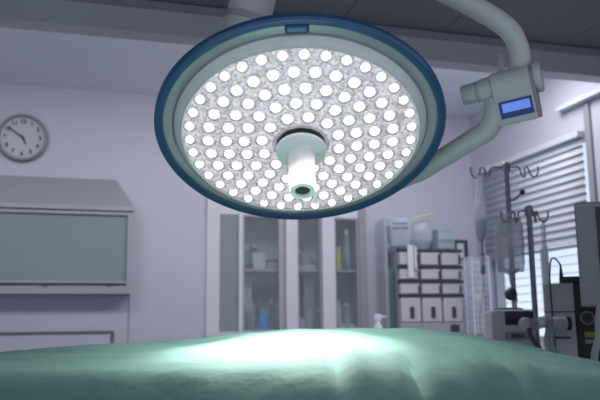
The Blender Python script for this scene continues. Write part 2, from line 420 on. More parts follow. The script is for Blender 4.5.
# bottles, boxes and packets in the cabinet
def bottle(label, x, y, z, r, h, body, cap, group, neck=.45, band=None, lo=.62):
    t = thing('bottle', label, 'bottle', (x, y, z), group)
    MB().lathe([(.0005, 0), (r*.92, 0), (r, .004), (r, h*lo), (r*.9, h*(lo+.07)), (r*neck, h*(lo+.17)), (r*neck, h*.88), (.0005, h*.88)], (x, y, z), n=20).build('body', M[body], t)
    MB().lathe([(.0005, h*.86), (r*neck*1.25, h*.86), (r*neck*1.25, h), (.0005, h)], (x, y, z), n=16).build('cap', M[cap], t)
    if band: MB().lathe([(r*1.012, h*.12), (r*1.02, h*.13), (r*1.02, h*lo*.85), (r*1.012, h*lo*.87)], (x, y, z), n=20).build('sleeve', M[band], t)
    return t
def carton(label, x0, x1, z0, h, y0, y1, m, lid=None, name='carton', cat='box', group=None):
    t = thing(name, label, cat, ((x0+x1)/2, (y0+y1)/2, z0), group)
    MB().box((x0, y0, z0), (x1, y1, z0+h*.86)).build('body', M[m], t, False, .002)
    MB().box((x0-.001, y0-.001, z0+h*.862), (x1+.001, y1+.001, z0+h)).build('lid', M[lid or m], t, False, .002)
    return t
U, Lw = 1.515, 1.085
gU, gL = 'bottles on the upper cabinet shelves', 'bottles on the lower cabinet shelves'
# first glazed door (left of the white post)
carton('white box in the middle of the upper shelf behind the left clear door', 1.075, 1.165, U, .115, 4.98, 5.06, 'paper')
bottle('clear glass bottle left of the white box on the upper shelf', 1.035, 5.0, U, .026, .16, 'cglass', 'white', gU)
bottle('tall frosted bottle at the back left corner of the upper shelf', 1.005, 5.12, U, .025, .21, 'film', 'lgrey', gU)
bottle('short clear jar behind the white box on the upper shelf', 1.115, 5.13, U, .030, .19, 'cglass', 'white', gU, neck=.8)
tr = thing('tray', 'dark shallow tray at the left front edge of the upper shelf', 'tray', (1.03, 4.94, U))
MB().box((.998, 4.93, U), (1.072, 4.972, U+.008)).build('base', M['dgrey'], tr, False); MB().box((.998, 4.93, U+.008), (1.072, 4.936, U+.035)).box((.998, 4.966, U+.008), (1.072, 4.972, U+.035)).build('rim', M['dgrey'], tr, False)
for i, (nm, mt) in enumerate((('bottom dark packet of the flat stack at the right of the upper shelf', 'grey'), ('middle pale packet of the flat stack at the right of the upper shelf', 'lgrey'), ('top dark packet of the flat stack at the right of the upper shelf', 'dgrey'))):
    p = MB().box((1.17+i*.006, 4.95, U+i*.024), (1.27-i*.004, 5.03, U+.022+i*.024)).build('packet', M[mt], None, False, .003, org=(1.22, 4.99, U+i*.024)); tag(p, nm, 'packet', 'flat packets on the upper shelf')
carton('large white carton at the back left of the lower shelf behind the left clear door', .985, 1.085, Lw, .385, 5.05, 5.11, 'paper')
bottle('clear round bottle front left on the lower shelf', 1.012, 4.95, Lw, .024, .17, 'cglass', 'lgrey', gL)
bottle('clear tall bottle with pale cap next to the front left bottle on the lower shelf', 1.066, 4.96, Lw, .022, .20, 'film', 'white', gL)
bottle('bright blue bottle with pale pink cap on the lower cabinet shelf', 1.150, 4.98, Lw, .036, .150, 'blue', 'pink', gL, neck=.55, lo=.60)
bottle('clear bottle behind the bright blue bottle', 1.155, 5.10, Lw, .03, .23, 'cglass', 'lgrey', gL)
bottle('narrow clear bottle right of the bright blue bottle', 1.222, 5.02, Lw, .022, .22, 'cglass', 'white', gL)
bottle('small dark squat bottle between the clear bottles left of the blue one', 1.098, 4.965, Lw, .014, .07, 'grey', 'dgrey', gL, neck=.7)
# middle door
bottle('frosted bottle with green cap on the upper shelf behind the middle door', 1.470, 5.00, U, .034, .165, 'film', 'green', gU, neck=.85)
bottle('clear bottle left of the green capped one behind the middle door', 1.410, 5.02, U, .026, .16, 'cglass', 'lgrey', gU)
bottle('clear squat jar right of the green capped bottle', 1.533, 5.03, U, .026, .105, 'cglass', 'white', gU, neck=.8)
carton('low white box at the front of the upper shelf behind the middle door', 1.40, 1.52, U, .03, 4.93, 4.965, 'pbluebox')
carton('tall pale blue carton on the lower shelf behind the middle door', 1.470, 1.550, Lw, .37, 5.05, 5.11, 'pbluebox', 'paper')
carton('low white carton at the front of the lower shelf behind the middle door', 1.375, 1.440, Lw, .085, 4.94, 5.0, 'paper')
bottle('clear bottle behind the low white carton at the middle door', 1.405, 5.06, Lw, .026, .20, 'cglass', 'white', gL)
bottle('frosted bottle in front of the tall pale blue carton', 1.480, 4.96, Lw, .028, .185, 'film', 'lgrey', gL)
bottle('small clear bottle at the right of the lower shelf behind the middle door', 1.545, 4.98, Lw, .021, .15, 'cglass', 'white', gL)
# right door
bottle('yellow bottle with white top on the upper shelf behind the right door', 1.705, 4.97, U, .027, .165, 'yellow', 'paper', gU, neck=.75, lo=.5)
bottle('tall pale bottle right of the yellow bottle', 1.785, 4.99, U, .026, .30, 'film', 'paper', gU, band='pbluebox')
bottle('tall clear bottle behind the yellow bottle', 1.735, 5.11, U, .028, .29, 'cglass', 'lgrey', gU)
bottle('small dark green bottle at the front of the upper right shelf', 1.755, 4.945, U, .017, .065, 'dgreen', 'dgrey', gU, neck=.6)
bottle('white bottle at the left of the lower shelf behind the right door', 1.706, 5.00, Lw, .034, .215, 'paper', 'white', gL, neck=.5)
bottle('pale blue labelled bottle right of the white one on the lower right shelf', 1.785, 5.01, Lw, .036, .19, 'film', 'white', gL, band='pbluebox')
bottle('tall clear bottle at the back of the lower right shelf', 1.745, 5.13, Lw, .028, .29, 'cglass', 'lgrey', gL)
carton('small white tub at the front left of the lower right shelf', 1.685, 1.745, Lw, .045, 4.925, 4.96, 'paper')
carton('small white tub at the front right of the lower right shelf', 1.762, 1.822, Lw, .04, 4.925, 4.96, 'paper')

# ------------------------------------------------------------------ right counter: organiser, bags, rack
WT = 1.035
og = thing('drawer_organizer', 'pale plastic small-parts drawer organiser with dark slots on the back counter', 'organiser', (2.30, 4.72, WT))
x0, x1, yf, yb = 2.052, 2.535, 4.66, 4.84
k = MB().box((x0, yf+.025, WT), (x1, yb, 1.632))
k.build('carcass', M['binbody'], og, False)
MB().box((x0-.012, yf-.02, WT), (x1+.012, yf+.024, 1.130)).build('base_tray', M['binbody'], og, False, .004)
rows = [(1.135, 1.307, True), (1.330, 1.405, False), (1.432, 1.507, False), (1.533, 1.625, False)]
cw = (x1-x0)/3
for ri, (a, bz, tall) in enumerate(rows):
    MB().box((x0-.006, yf-.012, bz), (x1+.006, yf+.024, bz+.021)).build('shelf_edge', M['slot'], og, False)
    for ci in range(3):
        q0 = x0+ci*cw
        dr = MB().box((q0+.004, yf-.008, a), (q0+cw-.010, yf+.024, bz-.004)).build('drawer', M['binfront'], og, False, .004)
        if tall: MB().box((q0+cw*.42, yf-.012, a+.025), (q0+cw*.62, yf-.007, a+.105)).build('label_slot', M['slot'], dr, False)
        else: MB().box((q0+cw-.026, yf-.011, a+.005), (q0+cw-.010, yf-.007, bz-.018)).build('finger_slot', M['slot'], dr, False)
MB().box((2.42, yf-.024, 1.06), (2.485, yf-.019, 1.115)).build('dark_label', M['slot'], og, False)

MB().box((2.108, yf-.034, 1.44), (2.150, yf-.014, 1.668)).build('paper_sleeve', M['paper'], og, False, .004)
MB().box((2.158, yf-.030, 1.50), (2.178, yf-.014, 1.660)).build('paper_sleeve', M['white'], og, False, .004)
pb = carton('pale blue box standing on top of the drawer organiser', 2.385, 2.505, 1.655, .145, 4.70, 4.80, 'pbluebox', 'pbluebox')
MB().box((2.384, 4.697, 1.70), (2.506, 4.6995, 1.725)).build('blue_band', M['grey'], pb, False)

def pouch(mb, c, wd, ht, dp, n=10, m=14, pinch=.25, seed=0):
    """a soft closed bag: elliptical sections with creases, centre c at the bottom; wide in camera-right, standing up"""
    ex = V((math.cos(yaw), -math.sin(yaw), 0)); ey = V((math.sin(yaw), math.cos(yaw), 0)); o = len(mb.v); c = V(c); N = 24
    for i in range(m+1):
        t = i/m
        w_ = wd/2*(1-pinch*abs(2*t-1)**3); d_ = dp/2*max(.06, (1-abs(2*t-1)**2.6))
        for k in range(N):
            a = 2*PI*k/N
            j = noise.noise(V((math.cos(a)*2+seed, t*5, math.sin(a)*2)))*.1
            ca, sa = math.cos(a), math.sin(a)
            px = math.copysign(abs(ca)**.7, ca)*w_*(1+j*.4); py = math.copysign(abs(sa)**.9, sa)*d_*(1+j*2)
            mb.v.append(c+ex*px+ey*py+V((0, 0, ht*t+j*.02)))
    for i in range(m):
        for k in range(N):
            k2 = (k+1) % N; mb.f.append((o+i*N+k, o+i*N+k2, o+(i+1)*N+k2, o+(i+1)*N+k))
    mb.f.append(tuple(o+k for k in range(N))[::-1]); mb.f.append(tuple(o+m*N+k for k in range(N)))
    return mb
# clear hanging dispenser column with bag
sp = thing('supply_rack', 'narrow pale open rack left of the drawer organiser with a dark green back', 'rack', (1.99, 4.75, WT))
k = MB().box((1.965, 4.70, WT), (1.985, 4.86, 1.86)).box((2.130, 4.70, 1.68), (2.140, 4.86, 1.86)).box((1.985, 4.70, 1.845), (2.14, 4.86, 1.86)).box((1.985, 4.70, 1.667), (2.14, 4.86, 1.679))
k.build('rack_frame', M['film'], sp, False)
MB().box((1.985, 4.845, WT), (2.044, 4.859, 1.60)).build('back_board', M['lgrey'], sp, False)
gb = carton('dark green upright box standing between the pale rack and the organiser', 1.994, 2.046, WT, .48, 4.74, 4.83, 'dgreen', 'dgreen')
pg = thing('supply_bag', 'clear plastic supply bag with dark blue printed lines hanging on the pale rack', 'bag', (2.07, 4.65, 1.65))
pouch(MB(), (2.075, 4.665, 1.665), .15, .205, .05, seed=1).build('bag_film', M['film'], pg)
ex = V((math.cos(yaw), -math.sin(yaw), 0)); ey = V((math.sin(yaw), math.cos(yaw), 0))
for zz, wd in ((1.822, .050), (1.787, .056)):
    pr_ = MB()
    random.seed(int(zz*1000))
    xx = -wd
    while xx < wd:
        l = random.uniform(.008, .02); pr_.obox(V((2.070, 4.669, zz))+ex*(xx+l/2)-ey*.026, ex, ey, V((0, 0, 1)), l/2, .0008, random.uniform(.006, .009)); xx += l+.006
    pr_.build('print_line', M['print'], pg, False)
yg = thing('wrapped_pack', 'bulging clear wrapped pack with yellow tape on its top left of the pale blue box', 'pack', (2.28, 4.74, 1.655))
pouch(MB(), (2.255, 4.74, 1.656), .19, .235, .11, pinch=.5, seed=4).build('wrap', M['film'], yg)
MB().tube([(2.16, 4.70, 1.80), (2.205, 4.66, 1.868), (2.30, 4.65, 1.890), (2.345, 4.66, 1.90)], .008, 8).build('tape', M['pyellow'], yg)

sy = thing('spray_bottle', 'small white spray bottle on the counter right of the glass cabinet', 'bottle', (1.865, 4.62, WT))
p = V((1.865, 4.62, WT))
MB().lathe([(.0005, 0), (.030, 0), (.032, .005), (.032, .07), (.016, .095), (.013, .11), (.0005, .11)], p, n=20).build('body', M['paper'], sy)
h = MB().obox(p+V((.0, 0, .133)), ex, ey, V((0, 0, 1)), .024, .014, .023)
h.cyl(p+ex*.022+V((0, 0, .138)), p+ex*.060+V((0, 0, .138)), .008, n=10); h.build('spray_head', M['paper'], sy, True, .006)
MB().tube([p+ex*.018+V((0, 0, .118)), p+ex*.032+V((0, 0, .100)), p+ex*.032+V((0, 0, .080))], .004, 8).build('trigger', M['grey'], sy)

nh = thing('wall_sign', 'small dark wall holder with a white sheet right of the pale blue box', 'sign', (2.67, 4.9, 1.61))
MB().box((2.622, 4.878, 1.606), (2.718, 4.8998, 1.743)).build('backing', M['dgrey'], nh, False, .003)
MB().box((2.624, 4.872, 1.608), (2.680, 4.877, 1.716)).build('sheet', M['paper'], nh, False)

wr = thing('wire_rack', 'white wire grid rack standing on the back counter right of the drawer organiser', 'rack', (2.53, 4.55, WT))
k = MB()
ax0, ax1, ay0, ay1, az1 = 2.53, 2.66, 4.50, 4.60, 1.585
for x in (ax0, ax1):
    for y in (ay0, ay1): k.cyl((x, y, WT), (x, y, az1), .006, n=8)
k.build('post', M['paper'], wr)
k = MB()
for i in range(13):
    z = WT+.02+i*.044
    for y in (ay0, ay1): k.cyl((ax0, y, z), (ax1, y, z), .0022, n=6)
    for x in (ax0, ax1): k.cyl((x, ay0, z), (x, ay1, z), .0022, n=6)
for i in range(1, 5):
    x = ax0+(ax1-ax0)*i/5
    k.cyl((x, ay0, WT+.02), (x, ay0, az1-.02), .0022, n=6)
k.build('wire_grid', M['white'], wr)
MB().box((ax0+.004, ay1-.02, WT+.02), (ax1-.004, ay1-.012, az1-.01)).build('rear_sheet', M['film'], wr, False)
MB().box((ax0+.01, ay0-.008, 1.285), (ax0+.07, ay0-.004, 1.315)).build('tag', M['pyellow'], wr, False)

# ------------------------------------------------------------------ infusion stands
def iv_stand(label, x, y, top, hooks, knob=False):
    t = thing('drip_stand', label, 'drip stand', (x, y, 0), 'steel drip stands by the window')
    MB().cyl((x, y, .08), (x, y, top*.62), .0155, n=16).build('lower_tube', M['steel'], t)
    MB().cyl((x, y, top*.62), (x, y, top+.01), .0125, n=16).build('pole', M['steel'], t)
    MB().lathe([(.0005, top-.035), (.019, top-.035), (.019, top+.008), (.012, top+.016), (.0005, top+.016)], (x, y, 0), n=16).build('hub', M['steel'], t)
    for k in range(5):
        a = 2*PI*k/5
        lg = MB().tube([(x, y, .10), (x+math.cos(a)*.08, y+math.sin(a)*.08, .095), (x+math.cos(a)*.15, y+math.sin(a)*.15, .06)], [.016, .014, .012], 10).build('leg', M['steel'], t)
        c = V((x+math.cos(a)*.15, y+math.sin(a)*.15, .026))
        MB().cyl(c-V((math.sin(a), -math.cos(a), 0))*.012, c+V((math.sin(a), -math.cos(a), 0))*.012, .026, n=16).cyl(c, c+V((0, 0, .04)), .007, n=8).build('castor', M['black'], lg)
    for sd, L in hooks:
        P = V((x, y, top-.012)); e = ex*sd
        pts = [P+e*.01, P+e*L*.45+V((0, 0, .004)), P+e*L*.62+V((0, 0, -.004)), P+e*L*.70+V((0, 0, -.04)), P+e*L*.84+V((0, 0, -.046)), P+e*L*.86+V((0, 0, -.008)),
               P+e*L+V((0, 0, 0)), P+e*(L+.012)+V((0, 0, -.035)), P+e*(L+.035)+V((0, 0, -.048)), P+e*(L+.050)+V((0, 0, -.02)), P+e*(L+.050)+V((0, 0, .004))]
        MB().tube(pts, .0042, 8, 6).build('hook', M['steel'], t)
    return t
t = iv_stand('taller steel drip stand with small black clamp knob, by the window blind', 1.937, 3.06, 1.897, ((-1, .125), (1, .105)))
MB().tube([V((1.937, 3.06, 1.72)), V((1.937, 3.06, 1.725))+ex*.03-ey*.01, V((1.937, 3.06, 1.753))+ex*.06-ey*.012], .005, 8).build('clamp_arm', M['steel'], t)
MB().ball(V((1.937, 3.06, 1.760))+ex*.068-ey*.012, .014).build('knob', M['black'], t)
t2 = iv_stand('shorter steel drip stand in front, holding the wide fluid bag', 1.874, 2.80, 1.638, ((-1, .075), (1, .035)))

def tubing(mb, pts, r=.0028): return mb.tube(pts, r, 8, 6)
# long soft bag on the tall stand
b1 = thing('infusion_bag', 'long slim clear infusion bag hanging left on the taller stand', 'infusion bag', (1.80, 3.08, 1.50), 'infusion bags on the stands')
c = V((1.801, 3.10, 1.50))
m1 = MB(); prof = [(.003, .01), (.016, .02), (.030, .05), (.038, .09), (.039, .17), (.036, .205), (.028, .235), (.018, .27), (.017, .31), (.022, .335), (.018, .345), (.004, .35)]
m1.lathe(prof, c, (0, 0, 1), 24, sy=.6); m1.build('bag_body', M['bag'], b1)
MB().lathe([(.003, .015), (.016, .022), (.029, .05), (.0365, .09), (.0365, .125), (.0005, .125)], c, n=24, sy=.58).build('fluid', M['cglass'], b1)
MB().tube([c+V((0, 0, .348)), c+V((0, 0, .372))-ex*.010, c+V((0, 0, .388)), c+V((0, 0, .372))+ex*.010, c+V((0, 0, .350))], .0035, 8).build('hanger', M['bag'], b1)
MB().cyl(c+V((0, 0, .015)), c+V((0, 0, -.035)), .008, .005, 12).build('spike_port', M['lgrey'], b1)
k = MB().lathe([(.0005, -.035), (.006, -.036), (.011, -.045), (.011, -.085), (.006, -.095), (.0005, -.096)], c, n=14); k.build('drip_chamber', M['hose'], b1)
MB().cyl(c+V((0, 0, -.036)), c+V((0, 0, -.046)), .0125, n=14).build('chamber_collar', M['grey'], b1)
MB().obox(c+V((0, 0, -.115)), ex, ey, V((0, 0, 1)), .011, .008, .022).build('roller_clamp', M['lgrey'], b1, False, .003)
tubing(MB(), [c+V((0, 0, -.09)), c+V((0, 0, -.16)), c+V((-.015, 0, -.26)), c+V((-.03, .0, -.40)), c+V((.0, -.05, -.5))]).build('tubing', M['hosew'], b1)
# wide bag on the short stand
b2 = thing('infusion_bag', 'wide fluid filled infusion bag hanging in front of the bright window', 'infusion bag', (1.79, 2.82, 1.36), 'infusion bags on the stands')
c = V((1.783, 2.826, 1.355))
pouch(MB(), c, .128, .245, .05, pinch=.12, seed=9).build('bag_body', M['bagb'], b2)
MB().obox(c+V((.0, -.0, .185))-ey*.022-ex*.032, ex, ey, V((0, 0, 1)), .018, .002, .028).build('label', M['paper'], b2, False)
MB().lathe([(.020, -.012), (.062, .004), (.060, .012), (.020, .012)], c, (0, 0, 1), 20, sy=.35).build('bottom_seam', M['bag'], b2)
MB().tube([c+V((0, 0, .244))-ex*.012, c+V((0, 0, .262)), c+V((0, 0, .244))+ex*.012], .0035, 8).build('hanger', M['bag'], b2)
MB().cyl(c+V((0, 0, .0)), c+V((0, 0, -.055)), .013, .009, 12).build('port', M['lgrey'], b2)
MB().ball(c+V((0, 0, -.098))-ex*.008, .028).build('squeeze_bulb', M['dgrey'], b2)
MB().cyl(c+V((0, 0, -.05))+ex*.005, c+V((0, 0, -.13))+ex*.012, .009, n=12).build('valve', M['grey'], b2)
tubing(MB(), [c+V((0, 0, -.12))+ex*.012, c+V((0, 0, -.2))+ex*.02+ey*.08, c+V((0, 0, -.32))+ex*.02+ey*.1]).build('tubing', M['hosew'], b2)
# slim bag to the right of the short stand
b3 = thing('infusion_bag', 'very narrow clear bag hanging on the right hook of the shorter stand', 'infusion bag', (1.925, 2.78, 1.3), 'infusion bags on the stands')
c = V((1.932, 2.785, 1.29))
MB().lathe([(.003, 0), (.016, .01), (.021, .05), (.021, .10), (.013, .2), (.015, .27), (.003, .29)], c, n=18, sy=.6).build('bag_body', M['bag'], b3)
MB().tube([c+V((0, 0, .288)), c+V((0, 0, .300))-ex*.008, c+V((0, 0, .312)), c+V((0, 0, .300))+ex*.008, c+V((0, 0, .288))], .003, 8).build('hanger', M['bag'], b3)
MB().obox(c+V((0, 0, .0))-ex*.003, ex, ey, V((0, 0, 1)), .016, .008, .006).build('bag_clamp', M['dgrey'], b3, False, .002)
tubing(MB(), [c, c+V((0, 0, -.1)), c+V((.0, 0, -.25))]).build('tubing', M['hosew'], b3)

# ------------------------------------------------------------------ infusion pump on a trolley
tro = thing('instrument_trolley', 'low steel instrument trolley carrying the grey infusion pump', 'trolley', (1.615, 2.63, 0))
MB().obox(V((1.615, 2.63, 1.022)), ex, ey, V((0, 0, 1)), .10, .09, .012).build('top_tray', M['steel'], tro, False, .004)
for i in (-1, 1):
    for j in (-1, 1):
        q = V((1.615, 2.63, 0))+ex*.085*i+ey*.075*j
        lg = MB().cyl(q+V((0, 0, .06)), q+V((0, 0, 1.01)), .011, n=12).build('leg', M['steel'], tro)
        MB().cyl(q+V((0, 0, .03))-ex*.01, q+V((0, 0, .03))+ex*.01, .03, n=16).cyl(q+V((0, 0, .03)), q+V((0, 0, .07)), .006, n=8).build('castor', M['black'], lg)
pu = thing('infusion_pump', 'grey infusion pump box with dark navy screen on the trolley', 'pump', (1.615, 2.6, 1.034))
c = V((1.617, 2.60, 1.110))
MB().obox(c, ex, ey, V((0, 0, 1)), .087, .06, .0755).build('casing', M['pump'], pu, False, .012)
MB().obox(c+V((0, 0, .043))-ey*.061+ex*.024, ex, ey, V((0, 0, 1)), .057, .003, .027).build('screen', M['pump_scr'], pu, False, .002)
MB().obox(c+V((0, 0, -.026))-ey*.061+ex*.010, ex, ey, V((0, 0, 1)), .046, .002, .016).build('key_strip', M['grey'], pu, False, .001)
for i in range(4): MB().obox(c+V((0, 0, -.026))-ey*.064+ex*(-.008+i*.013), ex, ey, V((0, 0, 1)), .0045, .001, .007).build('key', M['dgrey'], pu, False)
MB().tube([c+V((0, 0, .074))-ex*.06, c+V((0, 0, .079))-ex*.04, c+V((0, 0, .079))+ex*.04, c+V((0, 0, .074))+ex*.06], .006, 8).build('carry_handle', M['grey'], pu)

# ------------------------------------------------------------------ anaesthesia machine, monitor and hoses on the right
_ex, _ey = ex, ey
yw = math.radians(37); ex = V((math.cos(yw), -math.sin(yw), 0)); ey = V((math.sin(yw), math.cos(yw), 0))
mc = thing('anaesthesia_machine', 'tall grey anaesthesia machine cabinet with black top and round gauge at the right', 'medical machine', (1.78, 2.45, 0))
c = V((1.700, 2.345, 0))
def mbx(lo, hi): # box in camera-yaw frame about c
    a = V(lo); b_ = V(hi); ctr = (a+b_)/2
    return c+ex*ctr.x+ey*ctr.y+V((0, 0, ctr.z)), (b_-a)/2
def mob(mb, lo, hi): q, h_ = mbx(lo, hi); return mb.obox(q, ex, ey, V((0, 0, 1)), abs(h_.x), abs(h_.y), abs(h_.z))
mob(MB(), (-.075, .0, .12), (.032, .16, 1.280)).build('cabinet', M['machine'], mc, False, .002)
mob(MB(), (-.076, -.003, 1.172), (.033, .0, 1.176)).build('panel_joint', M['dgrey'], mc, False)
mob(MB(), (.0325, .001, .12), (.30, .16, 1.279)).build('side_column', M['black'], mc, False, .004)
mob(MB(), (-.01, .02, 1.281), (.066, .14, 1.306)).build('top_tray', M['black'], mc, False, .003)
mob(MB(), (-.07, .005, 1.075), (.012, -.004, 1.083)).build('slot', M['dgrey'], mc, False)
for i in (-1, 1):
    for j in (0, 1):
        q = c+ex*(.11+.14*i)+ey*(.05+.07*j)
        MB().cyl(q+V((0, 0, .05))-ex*.015, q+V((0, 0, .05))+ex*.015, .05, n=18).cyl(q+V((0, 0, .05)), q+V((0, 0, .13)), .012, n=8).build('castor', M['black'], mc)
g0 = c+ex*.074+ey*.001+V((0, 0, 1.150))
ga = MB().lathe([(.0005, .0), (.026, .0), (.026, .018), (.023, .024), (.0205, .024), (.0195, .016), (.0005, .016)], g0, -ey, 28).build('gauge', M['grey'], mc)
MB().cyl(g0-ey*.0165, g0-ey*.019, .019, n=24).build('dial', M['dgrey'], ga)
MB().cyl(g0-ey*.019, g0-ey*.030, .007, n=12).build('dial_knob', M['black'], ga)
mob(MB(), (.060, -.004, 1.080), (.106, .0008, 1.100)).build('yellow_label', M['ylabel'], mc, False)
mob(MB(), (.060, -.004, 1.058), (.098, .0008, 1.072)).build('grey_label', M['grey'], mc, False)
# cone and cable on top
k = c+ex*(-.008)+ey*.06+V((0, 0, 1.281))
MB().cyl(k, k+V((0, 0, .028)), .010, .008, 12).cyl(k+V((0, 0, .028)), k+V((0, 0, .075)), .0075, .003, 12).build('cable_gland', M['black'], mc)
tag(MB().tube([k+V((0, 0, .072)), k+V((0, 0, .088))-ex*.010-ey*.01, k+V((0, 0, .097))-ex*.024-ey*.03, k+V((0, 0, .078))-ex*.034-ey*.06, k+V((0, 0, .0))-ex*.040-ey*.085, k+V((0, 0, -.12))-ex*.038-ey*.09, k+V((0, 0, -.25))-ex*.036-ey*.09, k+V((0, 0, -.50))-ex*.034-ey*.09], .0032, 8).build('cable', M['cable'], None, org=tuple(k)),
    'thin dark cable arching from the machine top and down its front', 'cable')
# monitor
mo = thing('patient_monitor', 'large grey monitor with dark screen cut by the right picture edge', 'monitor', (1.78, 2.12, 1.3))
c0 = V((1.604, 2.125, 1.365)); tz = V((0, 0, 1))
lean = (tz*.999-ex*.0-ey*.02).normalized()
q = c0+ex*.215
MB().obox(q, ex, ey, tz, .215, .035, .178).build('bezel', M['mon'], mo, False, .006)
MB().obox(q-ey*.0355+ex*.012+tz*.012, ex, ey, tz, .160, .0025, .146).build('screen', M['screen_dk'], mo, False)
MB().obox(q-ey*.036-tz*.157+ex*.1, ex, ey, tz, .03, .002, .006).build('button_row', M['dgrey'], mo, False)
MB().cyl(q+ey*.03, q+ey*.13, .03, n=16).build('mount_arm', M['dgrey'], mo)
qq = V((q.x, q.y, 0))+ey*.13
MB().cyl(qq+tz*.06, qq+tz*1.40, .018, n=14).build('floor_pole', M['steel'], mo)
MB().lathe([(.0005, 0), (.07, 0), (.07, .03), (.03, .06), (.0005, .06)], qq, tz, 28).build('pole_base', M['dgrey'], mo)
ex, ey = _ex, _ey
# corrugated breathing hose with clear fittings
hz_ = thing('breathing_hose', 'pale corrugated breathing hose with clear connectors in front of the machine', 'hose', (1.62, 2.28, 1.1))
hc = V((1.622, 2.347, 1.132))
def corr(mb, pts, r, n=14, k=14):
    spn = spline(pts, k); rr = [r*(1+.10*(1 if i % 2 else -1)) for i in range(len(spn))]; return mb.sweep(spn, rr, n)
corr(MB(), [hc+ex*.045-ey*.06, hc+ex*.02-ey*.06, hc-ex*.005-ey*.06], .022).build('corrugated_end', M['hosew'], hz_)
MB().cyl(hc+ex*.045-ey*.06, hc+ex*.058-ey*.06, .025, n=18).build('dark_collar', M['black'], hz_)
MB().cyl(hc+ex*.052-ey*.06, hc+ex*.052-ey*.02, .014, n=12).build('elbow', M['dgrey'], hz_)
corr(MB(), [hc-ex*.005-ey*.06, hc-ex*.035-ey*.055+V((0, 0, .006)), hc-ex*.065-ey*.05-V((0, 0, .004)), hc-ex*.095-ey*.05-V((0, 0, .002))], .020).build('clear_hose', M['hose'], hz_)
MB().ball(hc-ex*.10-ey*.05, .024).build('connector', M['hose'], hz_)
MB().tube([hc-ex*.09-ey*.06-V((0, 0, .015)), hc-ex*.085-ey*.07-V((0, 0, .05)), hc-ex*.06-ey*.075-V((0, 0, .09))], .009, 10).build('dark_valve', M['dgrey'], hz_)
corr(MB(), [hc-ex*.02-ey*.08-V((0, 0, .02)), hc-ex*.03-ey*.085-V((0, 0, .07)), hc-ex*.01-ey*.085-V((0, 0, .14)), hc-ey*.08-V((0, 0, .30))], .017).build('lower_hose', M['hose'], hz_)
# pale green tube at the frame's right edge
gt = V((1.566, 2.02, 1.185))
tag(MB().tube([gt+ex*.055+V((0, 0, .010)), gt+ex*.030+V((0, 0, .005)), gt+ex*.018-V((0, 0, .04)), gt+ex*.013-V((0, 0, .10)), gt-ex*.005-V((0, 0, .16)), gt-ex*.01-V((0, 0, .28)), gt-ex*.01-V((0, 0, .6)), gt+ex*.0-V((0, 0, 1.195))], .0115, 12).build('gas_tube', M['gtube'], None, org=(gt.x, gt.y, 0)),
    'pale green tube curving down before the round gauge at the right edge', 'tube')

# ------------------------------------------------------------------ surgical light
LC = V((.4979, 1.7250, 1.6292))
los = (LC-CAM).normalized(); dn = -UP-los*(-UP.dot(los)); dn = (dn.normalized()+RT*.035).normalized()
ang = math.radians(47); LN = (-los*math.cos(ang)+dn*math.sin(ang)).normalized()
MT = V((.62, 1.62, 2.613))
sl = thing('surgical_light', 'large round lit surgical light with blue rim on a jointed pale arm', 'surgical light', tuple(LC))
FO = .024        # face plane ahead of the ring plane
# blue rim: rounded annulus, a pale inner lip and the clear disc carrying it
MB().lathe([(.350, -.010), (.356, -.014), (.366, -.013), (.3705, -.006), (.3705, .006), (.366, .012), (.356, .012), (.350, .008)], LC, LN, 128, True).build('blue_rim', M['blue_ring'], sl)
MB().lathe([(.3475, -.004), (.3498, -.004), (.3498, .007), (.3475, .007)], LC, LN, 128, True).build('rim_lip', M['ring_edge'], sl)
MB().lathe([(.318, -.003), (.347, -.003), (.347, .003), (.318, .003)], LC, LN, 128, True).build('clear_disc', M['clear'], sl)
# housing bowl
MB().lathe([(.3005, FO-.004), (.3045, FO+.001), (.309, FO-.001), (.3215, .006), (.327, -.002), (.327, -.020), (.312, -.050), (.25, -.085), (.12, -.105), (.0005, -.108), ], LC, LN, 128).build('housing', M['lampwhite'], sl)
MB().lathe([(.3185, .0085), (.3225, .0065), (.3285, -.003), (.3285, -.016), (.326, -.016), (.326, -.003)], LC, LN, 128, True).build('housing_shade', M['grey'], sl)  # shadow on the housing's outer side, put in as a grey band
def dome(r): return FO-.004+.022*(1-(r/.2985)**2)
MB().lathe([(max(.0005, .2995*i/24), dome(.2995*i/24)) for i in range(25)], LC, LN, 96).build('reflector_plate', M['reflector'], sl)
MB().lathe([(.2965, FO-.001), (.3012, FO+.0045), (.3055, FO+.0012), (.303, FO-.004)], LC, LN, 128, True).build('face_bezel', M['offwhite'], sl)
# blue clip at the top of the rim
e2 = (-dn-LN*(-dn.dot(LN))).normalized(); e1 = LN.cross(e2).normalized()
MB().obox(LC+e2*.341+LN*.006, e1, e2, LN, .027, .012, .009).build('rim_clip', M['blue_clip'], sl, False, .006)
for a in (120, 240):
    dd_ = e2*math.cos(math.radians(a))+e1*math.sin(math.radians(a)); pp = LN.cross(dd_)
    MB().obox(LC+dd_*.337-LN*.008, pp, dd_, LN, .018, .014, .004).build('rim_bracket', M['lampwhite'], sl, False, .002)
